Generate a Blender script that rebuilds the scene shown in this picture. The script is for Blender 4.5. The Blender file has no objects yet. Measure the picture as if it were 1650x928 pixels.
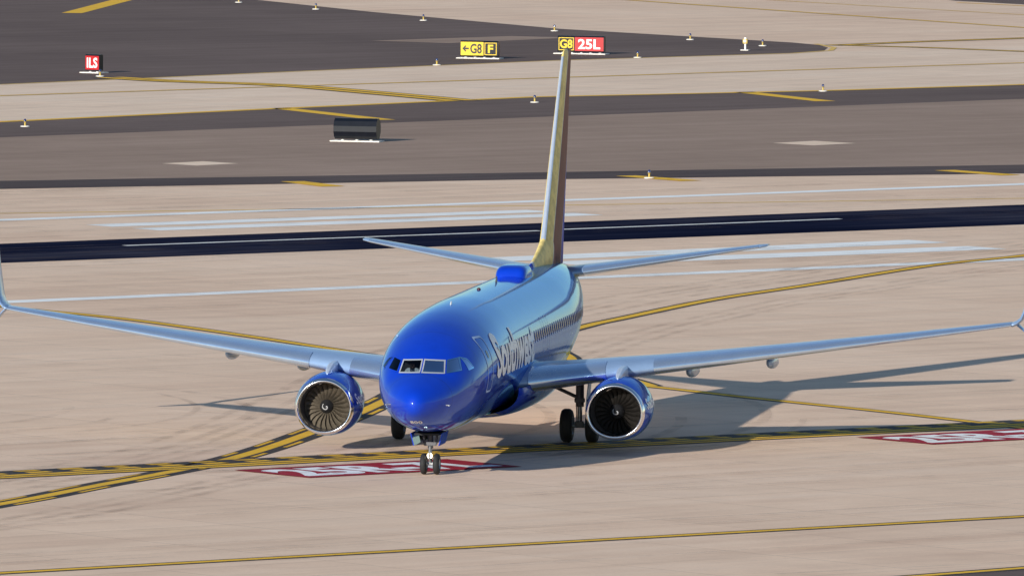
import bpy, bmesh, math, random
from mathutils import Vector, Matrix
random.seed(7)
SC=bpy.context.scene
SC.view_settings.view_transform='Standard'
try: SC.view_settings.look='None'
except: pass
SC.view_settings.exposure=0
COL=SC.collection
YAW=0.14015
# ---------------------------------------------------------------- helpers
def mat(name):
    m=bpy.data.materials.new(name); m.use_nodes=True
    nt=m.node_tree; return m,nt,nt.nodes['Principled BSDF']
def N(nt,t,**k):
    n=nt.nodes.new(t)
    for a,b in k.items(): setattr(n,a,b)
    return n
def ramp(nt,stops,interp='LINEAR'):
    r=N(nt,'ShaderNodeValToRGB'); r.color_ramp.interpolation=interp
    e=r.color_ramp.elements
    e[0].position=stops[0][0]; e[0].color=stops[0][1]
    e[1].position=stops[-1][0]; e[1].color=stops[-1][1]
    for p,c in stops[1:-1]:
        x=e.new(p); x.color=c
    return r
def math_(nt,op,a,b=None,c=None):
    n=N(nt,'ShaderNodeMath',operation=op)
    for i,v in enumerate([a,b,c]):
        if v is None: continue
        if isinstance(v,(int,float)): n.inputs[i].default_value=v
        else: nt.links.new(v,n.inputs[i])
    return n.outputs[0]
def mixc(nt,f,a,b,mode='MIX'):
    n=N(nt,'ShaderNodeMix',data_type='RGBA',blend_type=mode)
    for s,v in ((n.inputs[0],f),(n.inputs[6],a),(n.inputs[7],b)):
        if isinstance(v,(int,float,tuple)): s.default_value=v
        else: nt.links.new(v,s)
    return n.outputs[2]
def noise(nt,vec,scale,detail=4,rough=0.6):
    n=N(nt,'ShaderNodeTexNoise'); n.inputs['Scale'].default_value=scale
    n.inputs['Detail'].default_value=detail; n.inputs['Roughness'].default_value=rough
    nt.links.new(vec,n.inputs['Vector']); return n.outputs['Fac']
def simple(name,col,rough=0.5,metal=0.0,coat=0.0,var=0.12,scale=6,spec=.5):
    m,nt,p=mat(name)
    tc=N(nt,'ShaderNodeTexCoord')
    f=noise(nt,tc.outputs['Object'],scale,5)
    r=ramp(nt,[(0.3,tuple(c*(1-var) for c in col[:3])+(1,)),(0.7,tuple(min(1,c*(1+var)) for c in col[:3])+(1,))])
    nt.links.new(f,r.inputs[0]); nt.links.new(r.outputs[0],p.inputs['Base Color'])
    p.inputs['Roughness'].default_value=rough; p.inputs['Metallic'].default_value=metal
    p.inputs['Coat Weight'].default_value=coat; p.inputs['Coat Roughness'].default_value=0.05; p.inputs['Specular IOR Level'].default_value=spec
    return m
def sky_tint_gloss(m,ior=1.5,rough=.06,col=(.48,.76,1,1)):
    """glossy lacquer: fresnel reflection over the paint, coloured like a bluer sky"""
    nt=m.node_tree; p=nt.nodes['Principled BSDF']; out=nt.nodes['Material Output']
    p.inputs['Specular IOR Level'].default_value=.12; p.inputs['Roughness'].default_value=.45; p.inputs['Coat Weight'].default_value=0
    g=N(nt,'ShaderNodeBsdfGlossy'); g.inputs[0].default_value=col; g.inputs['Roughness'].default_value=rough  # gloss colour adds the blue that the reflected sky lacks
    fr=N(nt,'ShaderNodeFresnel'); fr.inputs[0].default_value=ior
    mx=N(nt,'ShaderNodeMixShader'); nt.links.new(fr.outputs[0],mx.inputs[0]); nt.links.new(p.outputs[0],mx.inputs[1]); nt.links.new(g.outputs[0],mx.inputs[2]); nt.links.new(mx.outputs[0],out.inputs[0])
    return m
def mk(name,verts,faces,mats,parent=None,smooth=False,midx=None):
    me=bpy.data.meshes.new(name); me.from_pydata([tuple(v) for v in verts],[],faces); me.update()
    if not isinstance(mats,(list,tuple)): mats=[mats]
    for m in mats: me.materials.append(m)
    if midx: 
        for p,i in zip(me.polygons,midx): p.material_index=i
    if smooth:
        for p in me.polygons: p.use_smooth=True
    o=bpy.data.objects.new(name,me); COL.objects.link(o)
    if parent: o.parent=parent
    return o
def normals(o):
    bm=bmesh.new(); bm.from_mesh(o.data); bmesh.ops.recalc_face_normals(bm,faces=bm.faces); bm.to_mesh(o.data); bm.free()
def loft(name,rings,m,parent,smooth=True,cap=True,closed=True,extra=None):
    n=len(rings[0]); vs=[p for r in rings for p in r]; fs=[]
    for i in range(len(rings)-1):
        for j in range(n if closed else n-1):
            k=(j+1)%n
            fs.append((i*n+j,i*n+k,(i+1)*n+k,(i+1)*n+j))
    nf=len(fs)
    if cap and closed:
        fs.append(tuple(range(n))); fs.append(tuple((len(rings)-1)*n+j for j in range(n)))
    o=mk(name,vs,fs,m,parent,smooth)
    if cap:
        for p in o.data.polygons[nf:]: p.use_smooth=False
    normals(o); return o
class Geo:
    def __init__(s): s.v=[];s.f=[];s.m=[]
    def box(s,c,d,mi=0,rot=None,bev=0):
        R=rot or Matrix.Identity(3); b=len(s.v); c=Vector(c)
        bm=bmesh.new(); bmesh.ops.create_cube(bm,size=1)
        for v in bm.verts: v.co=Vector((v.co.x*d[0],v.co.y*d[1],v.co.z*d[2]))
        if bev: bmesh.ops.bevel(bm,geom=bm.edges[:],offset=bev,segments=2,affect='EDGES')
        bm.verts.index_update()
        for v in bm.verts: s.v.append(c+R@v.co)
        for f in bm.faces: s.f.append(tuple(b+v.index for v in f.verts)); s.m.append(mi)
        bm.free()
    def tube(s,a,b_,r1,r2=None,n=14,mi=0):
        r2=r1 if r2 is None else r2; a=Vector(a);b_=Vector(b_); d=(b_-a).normalized()
        t=Vector((1,0,0)) if abs(d.x)<.9 else Vector((0,1,0))
        u=d.cross(t).normalized(); w=d.cross(u); b=len(s.v)
        for P,r in((a,r1),(b_,r2)):
            for i in range(n):
                q=2*math.pi*i/n; s.v.append(P+u*r*math.cos(q)+w*r*math.sin(q))
        for i in range(n):
            s.f.append((b+i,b+(i+1)%n,b+n+(i+1)%n,b+n+i)); s.m.append(mi)
        s.f.append(tuple(b+i for i in range(n))); s.m.append(mi)
        s.f.append(tuple(b+n+i for i in range(n))); s.m.append(mi)
    def lathe(s,c,ax,prof,n=28,mi=0):
        c=Vector(c); d=Vector(ax).normalized(); t=Vector((0,0,1)) if abs(d.z)<.9 else Vector((1,0,0))
        u=d.cross(t).normalized(); w=d.cross(u); b=len(s.v)
        for pr in prof:
            for i in range(n):
                q=2*math.pi*i/n; s.v.append(c+d*pr[0]+(u*math.cos(q)+w*math.sin(q))*pr[1])
        for k in range(len(prof)-1):
            mm=prof[k][2] if len(prof[k])>2 else mi
            for i in range(n):
                s.f.append((b+k*n+i,b+k*n+(i+1)%n,b+(k+1)*n+(i+1)%n,b+(k+1)*n+i)); s.m.append(mm)
    def poly(s,pts,mi=0):
        b=len(s.v); s.v+= [Vector(p) for p in pts]; s.f.append(tuple(range(b,b+len(pts)))); s.m.append(mi)
    def obj(s,name,mats,parent=None,smooth=False,rec=True,ang=None):
        o=mk(name,s.v,s.f,mats,parent,smooth,s.m)
        if rec: normals(o)
        if smooth:
            try:
                me=o.data; me.set_sharp_from_angle(angle=math.radians(ang or 40))
            except Exception: pass
        return o
def pchip(xs,ys):
    n=len(xs); h=[xs[i+1]-xs[i] for i in range(n-1)]; dl=[(ys[i+1]-ys[i])/h[i] for i in range(n-1)]
    d=[0]*n; d[0]=dl[0]; d[-1]=dl[-1]
    for i in range(1,n-1):
        if dl[i-1]*dl[i]>0:
            w1=2*h[i]+h[i-1]; w2=h[i]+2*h[i-1]; d[i]=(w1+w2)/(w1/dl[i-1]+w2/dl[i])
    def f(x):
        if x<=xs[0]: return ys[0]
        if x>=xs[-1]: return ys[-1]
        i=0
        while x>xs[i+1]: i+=1
        t=(x-xs[i])/h[i]; t2=t*t;t3=t2*t
        return (2*t3-3*t2+1)*ys[i]+(t3-2*t2+t)*h[i]*d[i]+(-2*t3+3*t2)*ys[i+1]+(t3-t2)*h[i]*d[i+1]
    return f
def text_mesh(body,size,bold=0.0,spacing=1.0,shear=0.0,align='LEFT'):
    cu=bpy.data.curves.new('txt','FONT'); cu.body=body; cu.size=size; cu.offset=bold; cu.space_character=spacing; cu.shear=shear
    cu.align_x=align; cu.resolution_u=3
    o=bpy.data.objects.new('txt',cu); COL.objects.link(o)
    bpy.context.view_layer.update()
    me=bpy.data.meshes.new_from_object(o.evaluated_get(bpy.context.evaluated_depsgraph_get()))
    bpy.data.objects.remove(o); bpy.data.curves.remove(cu)
    return me
def text_map(name,me,fn,m,parent,cuts=None):
    bm=bmesh.new(); bm.from_mesh(me)
    xs=[v.co.x for v in bm.verts]; ys=[v.co.y for v in bm.verts]
    if cuts:
        y0,y1=min(ys),max(ys); k=int((y1-y0)/cuts)+1
        for i in range(1,k):
            bmesh.ops.bisect_plane(bm,geom=bm.verts[:]+bm.edges[:]+bm.faces[:],plane_co=(0,y0+i*(y1-y0)/k,0),plane_no=(0,1,0))
        x0,x1=min(xs),max(xs); k=int((x1-x0)/(cuts*2))+1
        for i in range(1,k):
            bmesh.ops.bisect_plane(bm,geom=bm.verts[:]+bm.edges[:]+bm.faces[:],plane_co=(x0+i*(x1-x0)/k,0,0),plane_no=(1,0,0))
    for v in bm.verts: v.co=Vector(fn(v.co.x,v.co.y))
    out=bpy.data.meshes.new(name); bm.to_mesh(out); bm.free(); out.materials.append(m)
    o=bpy.data.objects.new(name,out); COL.objects.link(o)
    if parent: o.parent=parent
    bpy.data.meshes.remove(me)
    return o
def empty(name,loc=(0,0,0),parent=None,rz=0):
    e=bpy.data.objects.new(name,None); COL.objects.link(e); e.location=loc; e.rotation_euler=(0,0,rz); e.empty_display_size=.5
    if parent: e.parent=parent
    return e
def tag(o,label,cat,group=None):
    o['label']=label; o['category']=cat
    if group: o['group']=group
def struct(o): o['kind']='structure'; return o
# ---------------------------------------------------------------- camera
D,H,F=379.757,28.3203,18964.9; pan,tilt,roll=0.00683,0.05856,0.00837
f=Vector((math.sin(pan)*math.cos(tilt),math.cos(pan)*math.cos(tilt),-math.sin(tilt)))
r0=Vector((math.cos(pan),-math.sin(pan),0)); u0=r0.cross(f)
R=math.cos(roll)*r0+math.sin(roll)*u0; U=-math.sin(roll)*r0+math.cos(roll)*u0
cd=bpy.data.cameras.new('camera'); cam=bpy.data.objects.new('camera',cd); COL.objects.link(cam)
cd.sensor_width=36; cd.lens=F/1650*36; cd.clip_start=1; cd.clip_end=8000
M=Matrix((R,U,-f)).transposed().to_4x4(); M.translation=Vector((0,-D,H)); cam.matrix_world=M
SC.camera=cam
# ---------------------------------------------------------------- light
SUN_EL=math.radians(17.3); tr=Vector((0.51,0.86,0)).normalized()*math.cos(SUN_EL)+Vector((0,0,-math.sin(SUN_EL)))
sl=bpy.data.lights.new('sun','SUN'); sl.energy=5.0; sl.angle=math.radians(.5); sl.color=(1,.96,.88)
so=bpy.data.objects.new('sun',sl); COL.objects.link(so); so.rotation_euler=tr.to_track_quat('-Z','Y').to_euler()
w=bpy.data.worlds.new('World'); SC.world=w; w.use_nodes=True; nt=w.node_tree
sky=N(nt,'ShaderNodeTexSky',sky_type='NISHITA'); sky.sun_disc=False; sky.sun_elevation=SUN_EL; sky.sun_rotation=math.radians(210.7)
sky.air_density=1.0; sky.dust_density=.0; sky.ozone_density=2.5
nt.links.new(sky.outputs[0],nt.nodes['Background'].inputs[0]); nt.nodes['Background'].inputs[1].default_value=0.112
# ---------------------------------------------------------------- ground materials
PH=math.radians(40)
def pavement(name,c1,c2,c3,joint=True,streak=.5,rough=.9,rot=PH,jsize=6.1,jd=.2,spec=.1):
    m,nt,p=mat(name)
    tc=N(nt,'ShaderNodeTexCoord'); mp=N(nt,'ShaderNodeMapping'); mp.inputs['Rotation'].default_value=(0,0,-rot)
    nt.links.new(tc.outputs['Object'],mp.inputs[0]); v=mp.outputs[0]
    ms=N(nt,'ShaderNodeMapping'); ms.inputs['Scale'].default_value=(.035,.5,1); nt.links.new(v,ms.inputs[0])
    ms2=N(nt,'ShaderNodeMapping'); ms2.inputs['Scale'].default_value=(.12,1.7,1); nt.links.new(v,ms2.inputs[0])
    big=noise(nt,v,.045,4,.6); med=noise(nt,v,.45,6,.65); st=noise(nt,ms.outputs[0],1,5,.6); st2=noise(nt,ms2.outputs[0],1,4,.6); fine=noise(nt,v,7,6,.7)
    r=ramp(nt,[(.32,c1),(.5,c2),(.68,c3)])
    a=math_(nt,'MULTIPLY_ADD',st,streak,math_(nt,'MULTIPLY',big,1-streak))
    nt.links.new(a,r.inputs[0])
    r2=ramp(nt,[(.3,(.92,.91,.91,1)),(.7,(1.1,1.1,1.1,1))]); nt.links.new(med,r2.inputs[0])
    c=mixc(nt,.6,r.outputs[0],r2.outputs[0],'MULTIPLY')
    r3=ramp(nt,[(.3,(.88,.88,.88,1)),(.7,(1.14,1.14,1.14,1))]); nt.links.new(fine,r3.inputs[0])
    c=mixc(nt,.45,c,r3.outputs[0],'MULTIPLY')
    r4=ramp(nt,[(.32,(.82,.80,.80,1)),(.44,(1,1,1,1)),(.7,(1.04,1.04,1.04,1))]); nt.links.new(st2,r4.inputs[0])
    c=mixc(nt,.35,c,r4.outputs[0],'MULTIPLY')
    if joint:
        b=N(nt,'ShaderNodeTexBrick'); b.offset=0; b.inputs['Scale'].default_value=1; b.inputs['Brick Width'].default_value=jsize; b.inputs['Row Height'].default_value=jsize
        b.inputs['Mortar Size'].default_value=.05; b.inputs['Mortar Smooth'].default_value=.2
        b.inputs['Color1'].default_value=(1,1,1,1); b.inputs['Color2'].default_value=(.95,.95,.95,1); b.inputs['Mortar'].default_value=(1-jd,1-jd,1-jd,1)
        nt.links.new(v,b.inputs['Vector'])
        c=mixc(nt,1,c,b.outputs[0],'MULTIPLY')
    nt.links.new(c,p.inputs['Base Color']); p.inputs['Roughness'].default_value=rough; p.inputs['Specular IOR Level'].default_value=spec
    return m
def c3(r,g,b): return (r,g,b,1)
M_CONC=pavement('concrete',c3(.76,.525,.375),c3(.90,.655,.475),c3(.94,.71,.535))
M_CONC2=pavement('concrete_light',c3(.82,.60,.44),c3(.92,.695,.515),c3(.95,.75,.58),rot=math.radians(52))
M_ASPH=pavement('asphalt',c3(.125,.088,.078),c3(.16,.115,.10),c3(.20,.145,.128),joint=False,rot=math.radians(40))
M_ASPHD=pavement('asphalt_dark',c3(.075,.055,.054),c3(.095,.070,.067),c3(.13,.096,.088),joint=False)
M_ASPHT=pavement('asphalt_brown',c3(.30,.21,.16),c3(.36,.255,.195),c3(.42,.30,.235),joint=False)
M_RUB=pavement('rubbered_pavement',c3(.004,.006,.018),c3(.012,.016,.038),c3(.06,.06,.085),joint=False,rough=1,spec=0)
def paint(name,col,wear,wcol=(.3,.24,.2,1),sc=1.2):
    m,nt,p=mat(name); tc=N(nt,'ShaderNodeTexCoord')
    f1=noise(nt,tc.outputs['Object'],sc,7,.75); r=ramp(nt,[(.5-.22*wear,(1,1,1,1)),(.62-.1*wear+.1,(0,0,0,1))]); nt.links.new(f1,r.inputs[0])
    k=math_(nt,'MULTIPLY',r.outputs[0],wear)
    f2=noise(nt,tc.outputs['Object'],.5,5); r2=ramp(nt,[(.3,(.94,.94,.94,1)),(.7,(1.05,1.05,1.05,1))]); nt.links.new(f2,r2.inputs[0])
    c=mixc(nt,1,mixc(nt,k,col,wcol),r2.outputs[0],'MULTIPLY')
    nt.links.new(c,p.inputs['Base Color']); p.inputs['Roughness'].default_value=.8; p.inputs['Specular IOR Level'].default_value=.3; return m
M_YEL=paint('yellow_paint',(1,.56,.012,1),.10)
M_YEL2=paint('worn_yellow_paint',(.98,.62,.12,1),.2)
M_WHT=paint('white_paint',(1,1,.96,1),.0)
M_WHT2=paint('white_sign_paint',(1,1,.97,1),.05)
M_BLK=paint('black_paint',(.025,.022,.025,1),.2,(.16,.13,.11,1))
M_BLK2=paint('worn_black_paint',(.2,.16,.13,1),.4,(.45,.35,.28,1))
M_RED=paint('red_paint',(.40,.003,.022,1),.1,(.3,.05,.05,1))
def sheet(name,pts,z,m):
    o=mk(name,[(p[0],p[1],z) for p in pts],[tuple(range(len(pts)))],m)
    normals(o)
    if o.data.polygons[0].normal.z<0: o.data.flip_normals()
    return struct(o)
def ext(a,b,l,r):
    a=Vector(a);b=Vector(b); d=(b-a).normalized(); return a-d*l,b+d*r
def strip(name,a0,a1,b0,b1,z,m,l=250,r=250):
    A,B=ext(a0,a1,l,r); C,D_=ext(b0,b1,l,r); return sheet(name,[A,B,D_,C],z,m)
def smoothline(pts,step=1.5):
    P=[Vector(p) for p in pts]; P=[P[0]*2-P[1]]+P+[P[-1]*2-P[-2]]; out=[]
    for i in range(1,len(P)-2):
        n=max(2,int((P[i+1]-P[i]).length/step))
        for k in range(n):
            t=k/n; a,b,c,d=P[i-1],P[i],P[i+1],P[i+2]
            out.append(.5*((2*b)+(-a+c)*t+(2*a-5*b+4*c-d)*t*t+(-a+3*b-3*c+d)*t**3))
    out.append(P[-2]); return out
def ribbon_geo(line,off,wd,z,dash=None,g=None,phase=0):
    g=g or Geo(); n=len(line); L=[];R_=[];S=[0]
    for i,p in enumerate(line):
        t=(line[min(i+1,n-1)]-line[max(i-1,0)]).normalized(); q=Vector((-t.y,t.x))
        L.append(p+q*(off+wd/2)); R_.append(p+q*(off-wd/2))
        if i: S.append(S[-1]+(p-line[i-1]).length)
    for i in range(n-1):
        if dash and ((S[i]+phase)%(dash*2))>dash: continue
        g.poly([(R_[i].x,R_[i].y,z),(R_[i+1].x,R_[i+1].y,z),(L[i+1].x,L[i+1].y,z),(L[i].x,L[i].y,z)])
    return g
def ribbon(name,line,wd,z,m,off=0,dash=None):
    return struct(ribbon_geo([Vector(p) for p in line],off,wd,z,dash).obj(name,m,rec=False))
sheet('ground',[(-3000,-1500),(3000,-1500),(3000,5000),(-3000,5000)],0,M_CONC)
Z1,Z2,Z3,Z4,Z5=.004,.008,.012,.016,.020
def poly_strip(name,A,B,z,m):
    A=[Vector(a) for a in A]; B=[Vector(b) for b in B]
    g=Geo()
    def par(P):
        L=[0]
        for i in range(1,len(P)): L.append(L[-1]+(P[i]-P[i-1]).length)
        return [l/L[-1] for l in L]
    def at(P,t):
        L=par(P)
        for i in range(1,len(P)):
            if t<=L[i]+1e-9: return P[i-1].lerp(P[i],(t-L[i-1])/(L[i]-L[i-1]))
        return P[-1]
    T=sorted(set([round(t,6) for t in par(A)+par(B)])); pv=None
    for t in T:
        a,b=at(A,t),at(B,t)
        if pv: g.poly([(pv[0].x,pv[0].y,z),(a.x,a.y,z),(b.x,b.y,z),(pv[1].x,pv[1].y,z)])
        pv=(a,b)
    o=g.obj(name,m,rec=False)
    if o.data.polygons[0].normal.z<0: o.data.flip_normals()
    return struct(o)
BCL=[(-132,109),(-23.2,251.5),(-10.2,268.5),(5.7,288.4),(22.5,300.1),(34.7,311.1),(180,440)]
CDL=[(-230,69.9),(-20.6,180.3),(3.9,193.2),(29.3,203.6),(190,269.6)]
poly_strip('taxiway',[(a[0]+.0,a[1]-.4) for a in BCL],[(-152,132),(-25,299.5),(-7.4,322.6),(7.7,341.7),(22.6,356.7),(60,394),(160,494)],Z1,M_CONC2)
sheet('asphalt_shoulder',[(-115,181),(-25,299.5),(-7.4,322.6),(7.7,341.7),(22.6,356.7),(24.6,361),(25,366),(24.6,370),(23.0,374),(8.2,394.9),(-4.2,423.3),(-12.6,446.1),(-40,520),(-230,520),(-230,181)],Z2,M_ASPH)
poly_strip('asphalt_verge',CDL,BCL,Z2,M_ASPHT)
poly_strip('dark_verge_edge',[(-110.6,132.9),(-20.6,180.3),(3.9,193.2),(29.3,203.6),(120,240.8)],[(-111.9,142.2),(-20.9,188.0),(5,200.6),(29.8,212.6),(121,256.5)],Z3,M_ASPHD)
poly_strip('dark_verge_edge',[(-70.6,184.8),(-22.6,233.5),(33.7,291.3),(100,360)],[(-77,181),(-23.2,251.5),(-10.2,268.5),(5.7,288.4),(22.5,300.1),(34.7,311.1),(100,369)],.0125,M_ASPH)
sheet('dark_pavement',[(37.0,455.4),(41.6,448.8),(80,410),(120,480),(60,560),(30,480)],Z2,M_ASPH)
sheet('dark_pavement',[(14.2,-38.9),(17.5,-35.7),(60,5),(60,-80),(-30,-80)],Z2,M_ASPH)
strip('rubber_band',(-18.9,133.1),(27.8,173.5),(-18.3,118.3),(27,155.8),Z1,M_RUB)
for a,b in (((-11.6,206.9),1),((19.9,234.2),1.15)):
    x,y=a; sheet('pavement_patch',[(x-1.9*b,y-.3),(x+.1,y+2.3*b),(x+1.9*b,y+.3),(x-.1,y-2.3*b)],Z4,M_CONC2)
M_=lambda a,b,l=0,r=0:[*ext(a,b,l,r)]
def cline(name,pts,wy,wb,z,my=M_YEL,mb=M_BLK,l=0,r=0):
    P=[Vector(p) for p in pts]
    if l: P=[P[0]-(P[1]-P[0]).normalized()*l]+P
    if r: P=P+[P[-1]+(P[-1]-P[-2]).normalized()*r]
    if wb: ribbon(name+'_border',P,wb,z,mb)
    ribbon(name,P,wy,z+.004,my)
cline('taxiway_line',[(-12.4,-39.7),(18.4,-15.6)],.44,.85,Z2,l=150,r=150)
cline('taxiway_line',[(14.2,-38.3),(17.5,-35.1)],.4,.9,Z3,l=60,r=60)
line1=smoothline([(42,164),(33.5,147),(25.7,130.3),(21.3,122.0),(15.5,106.7),(11.4,96.3),(7.5,83.4),(5.9,77.7),(2.9,64.0),(.1,48.4),(-1.8,33.3),(-4.1,18.3),(-6.8,5.3),(-10.7,-6.2),(-13.4,-13.9),(-20,-30),(-28,-46)],.9)
ribbon('taxiway_line_border',line1,.85,Z2,M_BLK); ribbon('taxiway_line',line1,.48,Z3,M_YEL)
near1=[p for p in line1 if p.y<42]
ribbon('enhanced_line_border',near1,1.35,.006,M_BLK)
ribbon('enhanced_line_dashes',near1,.17,Z4,M_YEL,off=.5,dash=2.7); ribbon('enhanced_line_dashes',near1,.17,Z4,M_YEL,off=-.5,dash=2.7)
line2=smoothline([(-30,107.5),(-17.1,87.9),(-12.0,80.4),(-7,70.3),(-1.7,58.6),(2.8,50.5),(7.9,43.3),(11.2,38.0),(15.4,31.8),(17.4,28.6),(20.4,23.4),(30,6)],1)
ribbon('taxiway_line_border',line2,.8,.010,M_BLK); ribbon('taxiway_line',line2,.46,.014,M_YEL)
line3=smoothline([(3.6,68),(4.4,65.7),(5.1,60.3),(5.6,55),(8,43.6)],1)
ribbon('taxiway_line_border',line3,.8,.0101,M_BLK); ribbon('taxiway_line',line3,.4,.0143,M_YEL)
A,B=ext((-13.9,-1.9),(20.5,25.9),40,40); n=int((B-A).length/.45); hl=[A+(B-A)*i/n for i in range(n+1)]
ribbon('hold_line_background',hl,2.6,Z4,M_BLK)
for off,dash in ((-.98,None),(-.36,None),(.30,.9),(.95,.9)):
    ribbon('hold_line',hl,.40,Z5,M_YEL,off=off,dash=dash)
ux=Vector((math.cos(math.radians(39.2)),math.sin(math.radians(39.2)))); vx=Vector((-ux.y,ux.x))
for o0 in (Vector((-3.9,-2.0)),Vector((16.9,15.2))):
    sheet('painted_sign_panel',[o0,o0+ux*8.9,o0+ux*8.9+vx*3.9,o0+vx*3.9],.022,M_RED)
    me=text_mesh('25R-7L',3.75,.15,.95)
    xm=max(v.co.x for v in me.vertices); sx=8.1/xm
    o=text_map('painted_lettering',me,lambda x,y:((o0+ux*(.4+x*sx)+vx*(.62+y)).x,(o0+ux*(.4+x*sx)+vx*(.62+y)).y,.026),M_WHT2,None)
    struct(o)
def bar(a,b,wd,z,m,l=0,r=0,name='runway_marking'): ribbon(name,M_(a,b,l,r),wd,z,m)
bar((-19.6,152.5),(28.8,193),1.3,Z2,M_WHT,250,250); bar((-17.3,90.7),(25.6,127.4),1.4,Z2,M_WHT,250,250)
bar((-15,148.4),(5,164.3),2.0,Z2,M_WHT); bar((-12.8,145.6),(7.2,161.9),2.1,Z2,M_WHT)
bar((1.7,123),(22,141.1),2.6,Z2,M_WHT); bar((5.4,121.2),(24.4,136.4),2.6,Z2,M_WHT)
bar((-13.4,132.4),(4.8,147.2),.45,Z2,M_WHT); bar((5.8,148.4),(18.7,159.4),.45,Z2,M_WHT)
bar((-3.9,165.2),(28.1,179.3),.4,Z2,M_YEL2,60,120)
for a,b in (((-8.5,271.1),(-2.6,257.5)),((17.8,297.5),(22.2,285.8)),((-6.8,189.7),(-4.8,185.2)),((9.5,197.9),(12.6,193.4)),((25.5,206.1),(28.6,201.6))):
    bar(a,b,1.25,Z5,M_YEL)
bar((-24.5,416.3),(-21.7,444),1.4,Z4,M_YEL,0,12)
cline('taxiway_edge_line',[(-23.2,251.5),(-10.2,268.5),(5.7,288.4),(22.5,300.1),(34.7,311.1)],.8,1.0,Z4,M_YEL,M_BLK,l=80,r=120)
cline('taxiway_line',[(-24.5,284.3),(4.6,313.2),(36.3,343.8)],.45,.8,Z3,M_YEL,M_BLK2,l=60,r=60)
ylb=smoothline([(-19.0,310.5),(-15,305.8),(-8.9,301.7),(-3.5,292.5),(1.6,282.7)],2)
ribbon('taxiway_line_border',ylb,2.6,.026,M_BLK); ribbon('taxiway_line',ylb,.8,.030,M_YEL,off=.6); ribbon('taxiway_line',ylb,.8,.0301,M_YEL,off=-.6)
cline('taxiway_edge_line',[(-25,299.5),(-7.4,322.6),(7.7,341.7),(22.4,355.9),(25,361),(25.4,366),(24.4,372)],.35,0,Z3,M_YEL2)
cline('taxiway_line',[(13.2,452.3),(39.3,404)],.5,.8,Z3,M_YEL,M_BLK2,l=30,r=40)
cline('taxiway_line',[(2,478),(13.2,470),(39.3,430)],.4,0,Z3,M_YEL2,l=30,r=40)
cline('taxiway_line',[(25.4,369.6),(31,377),(38.4,385)],.6,1.5,Z3,l=0,r=30)
cline('taxiway_line',[(25.2,370.5),(31,367.5),(37.4,361.9)],.6,1.4,Z4,l=0,r=30)
cline('taxiway_line',[(37.0,451.4),(41.6,445.8)],.45,0,Z4,l=0,r=30)
sheet('pavement_patch',[(-4,371),(5,381),(9,379),(1,368)],Z4,M_ASPHT)
m_t,nt,p=mat('tyre_rubber_trace'); tc=N(nt,'ShaderNodeTexCoord'); tn=noise(nt,tc.outputs['Object'],.35,5,.7)
rr=ramp(nt,[(.40,(0,0,0,1)),(.72,(.26,.26,.26,1))]); nt.links.new(tn,rr.inputs[0]); p.inputs['Base Color'].default_value=(.2,.14,.11,1); p.inputs['Roughness'].default_value=.9; p.inputs['Specular IOR Level'].default_value=.05
nt.links.new(rr.outputs[0],p.inputs['Alpha'])
g=Geo()
zz=.034
def track(line,off,wd):
    global zz
    ribbon_geo(line,off,wd,zz,None,g); zz+=.0003
for o_ in (-3.4,-2.5,2.4,3.3,-.2,.25,-4.6,4.1,-1.6):
    track(smoothline([(p.x+random.uniform(-.1,.1),p.y) for p in line1[::9]],1.5),o_+random.uniform(-.3,.3),.35)
for k in range(16):
    rad=14+k*1.9+random.uniform(-.7,.7); cx,cy=-28+random.uniform(-1,1),28+random.uniform(-3,3)
    a0=random.uniform(-1.3,-.6); a1=a0+random.uniform(.7,1.5)
    track([Vector((cx+rad*math.cos(a0+(a1-a0)*i/40)*1.0,cy+rad*1.0*math.sin(a0+(a1-a0)*i/40))) for i in range(41)],0,random.choice((.25,.4)))
dr=Vector((math.cos(PH),math.sin(PH))); nr=Vector((-dr.y,dr.x))
for k in range(46):
    c=nr*random.uniform(70,150)+dr*random.uniform(40,120); l=random.uniform(15,60); a=c-dr*l; b=c+dr*l+nr*random.uniform(-1,1)
    track([a+(b-a)*i/12 for i in range(13)],0,random.uniform(.25,.6))
for k in range(26):
    c=nr*random.uniform(-45,55)+dr*random.uniform(-30,40); l=random.uniform(8,40); a=c-dr*l; b=c+dr*l+nr*random.uniform(-4,4)
    track([a+(b-a)*i/12 for i in range(13)],0,random.uniform(.2,.5))
o=g.obj('tyre_marks',m_t,rec=False); o['kind']='stuff'; o['label']='faint dark tyre rubber traces on concrete'
# ================================================================= AIRCRAFT
def V(x,y,z): return Vector((y,x-4.0,z))
xs=[0,.1,.4,.8,1.2,1.7,2.4,2.8,3.2,4,5,6,7,9,12,24,26,28,30,32,34,36,37.5,38.1]
zts=[2.5,2.76,2.98,3.16,3.31,3.49,3.92,4.14,4.32,4.61,4.87,5.03,5.14,5.26,5.33,5.35,5.35,5.35,5.34,5.30,5.22,5.08,4.92,4.80]
zbs=[2.5,2.24,2.03,1.86,1.74,1.63,1.52,1.47,1.43,1.36,1.30,1.27,1.26,1.26,1.26,1.26,1.42,1.80,2.28,2.80,3.33,3.88,4.26,4.45]
ws=[0,.25,.50,.75,.95,1.14,1.37,1.48,1.57,1.69,1.78,1.83,1.86,1.88,1.88,1.88,1.86,1.77,1.60,1.35,1.03,.66,.34,.18]
zms=[2.5,2.52,2.55,2.6,2.64,2.71,2.84,2.90,2.97,3.10,3.24,3.33,3.39,3.45,3.47,3.47,3.52,3.62,3.8,4.02,4.24,4.45,4.58,4.63]
tt=[math.sqrt(x) for x in xs]
f_t,f_b,f_w,f_m=[pchip(tt,a) for a in (zts,zbs,ws,zms)]
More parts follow.
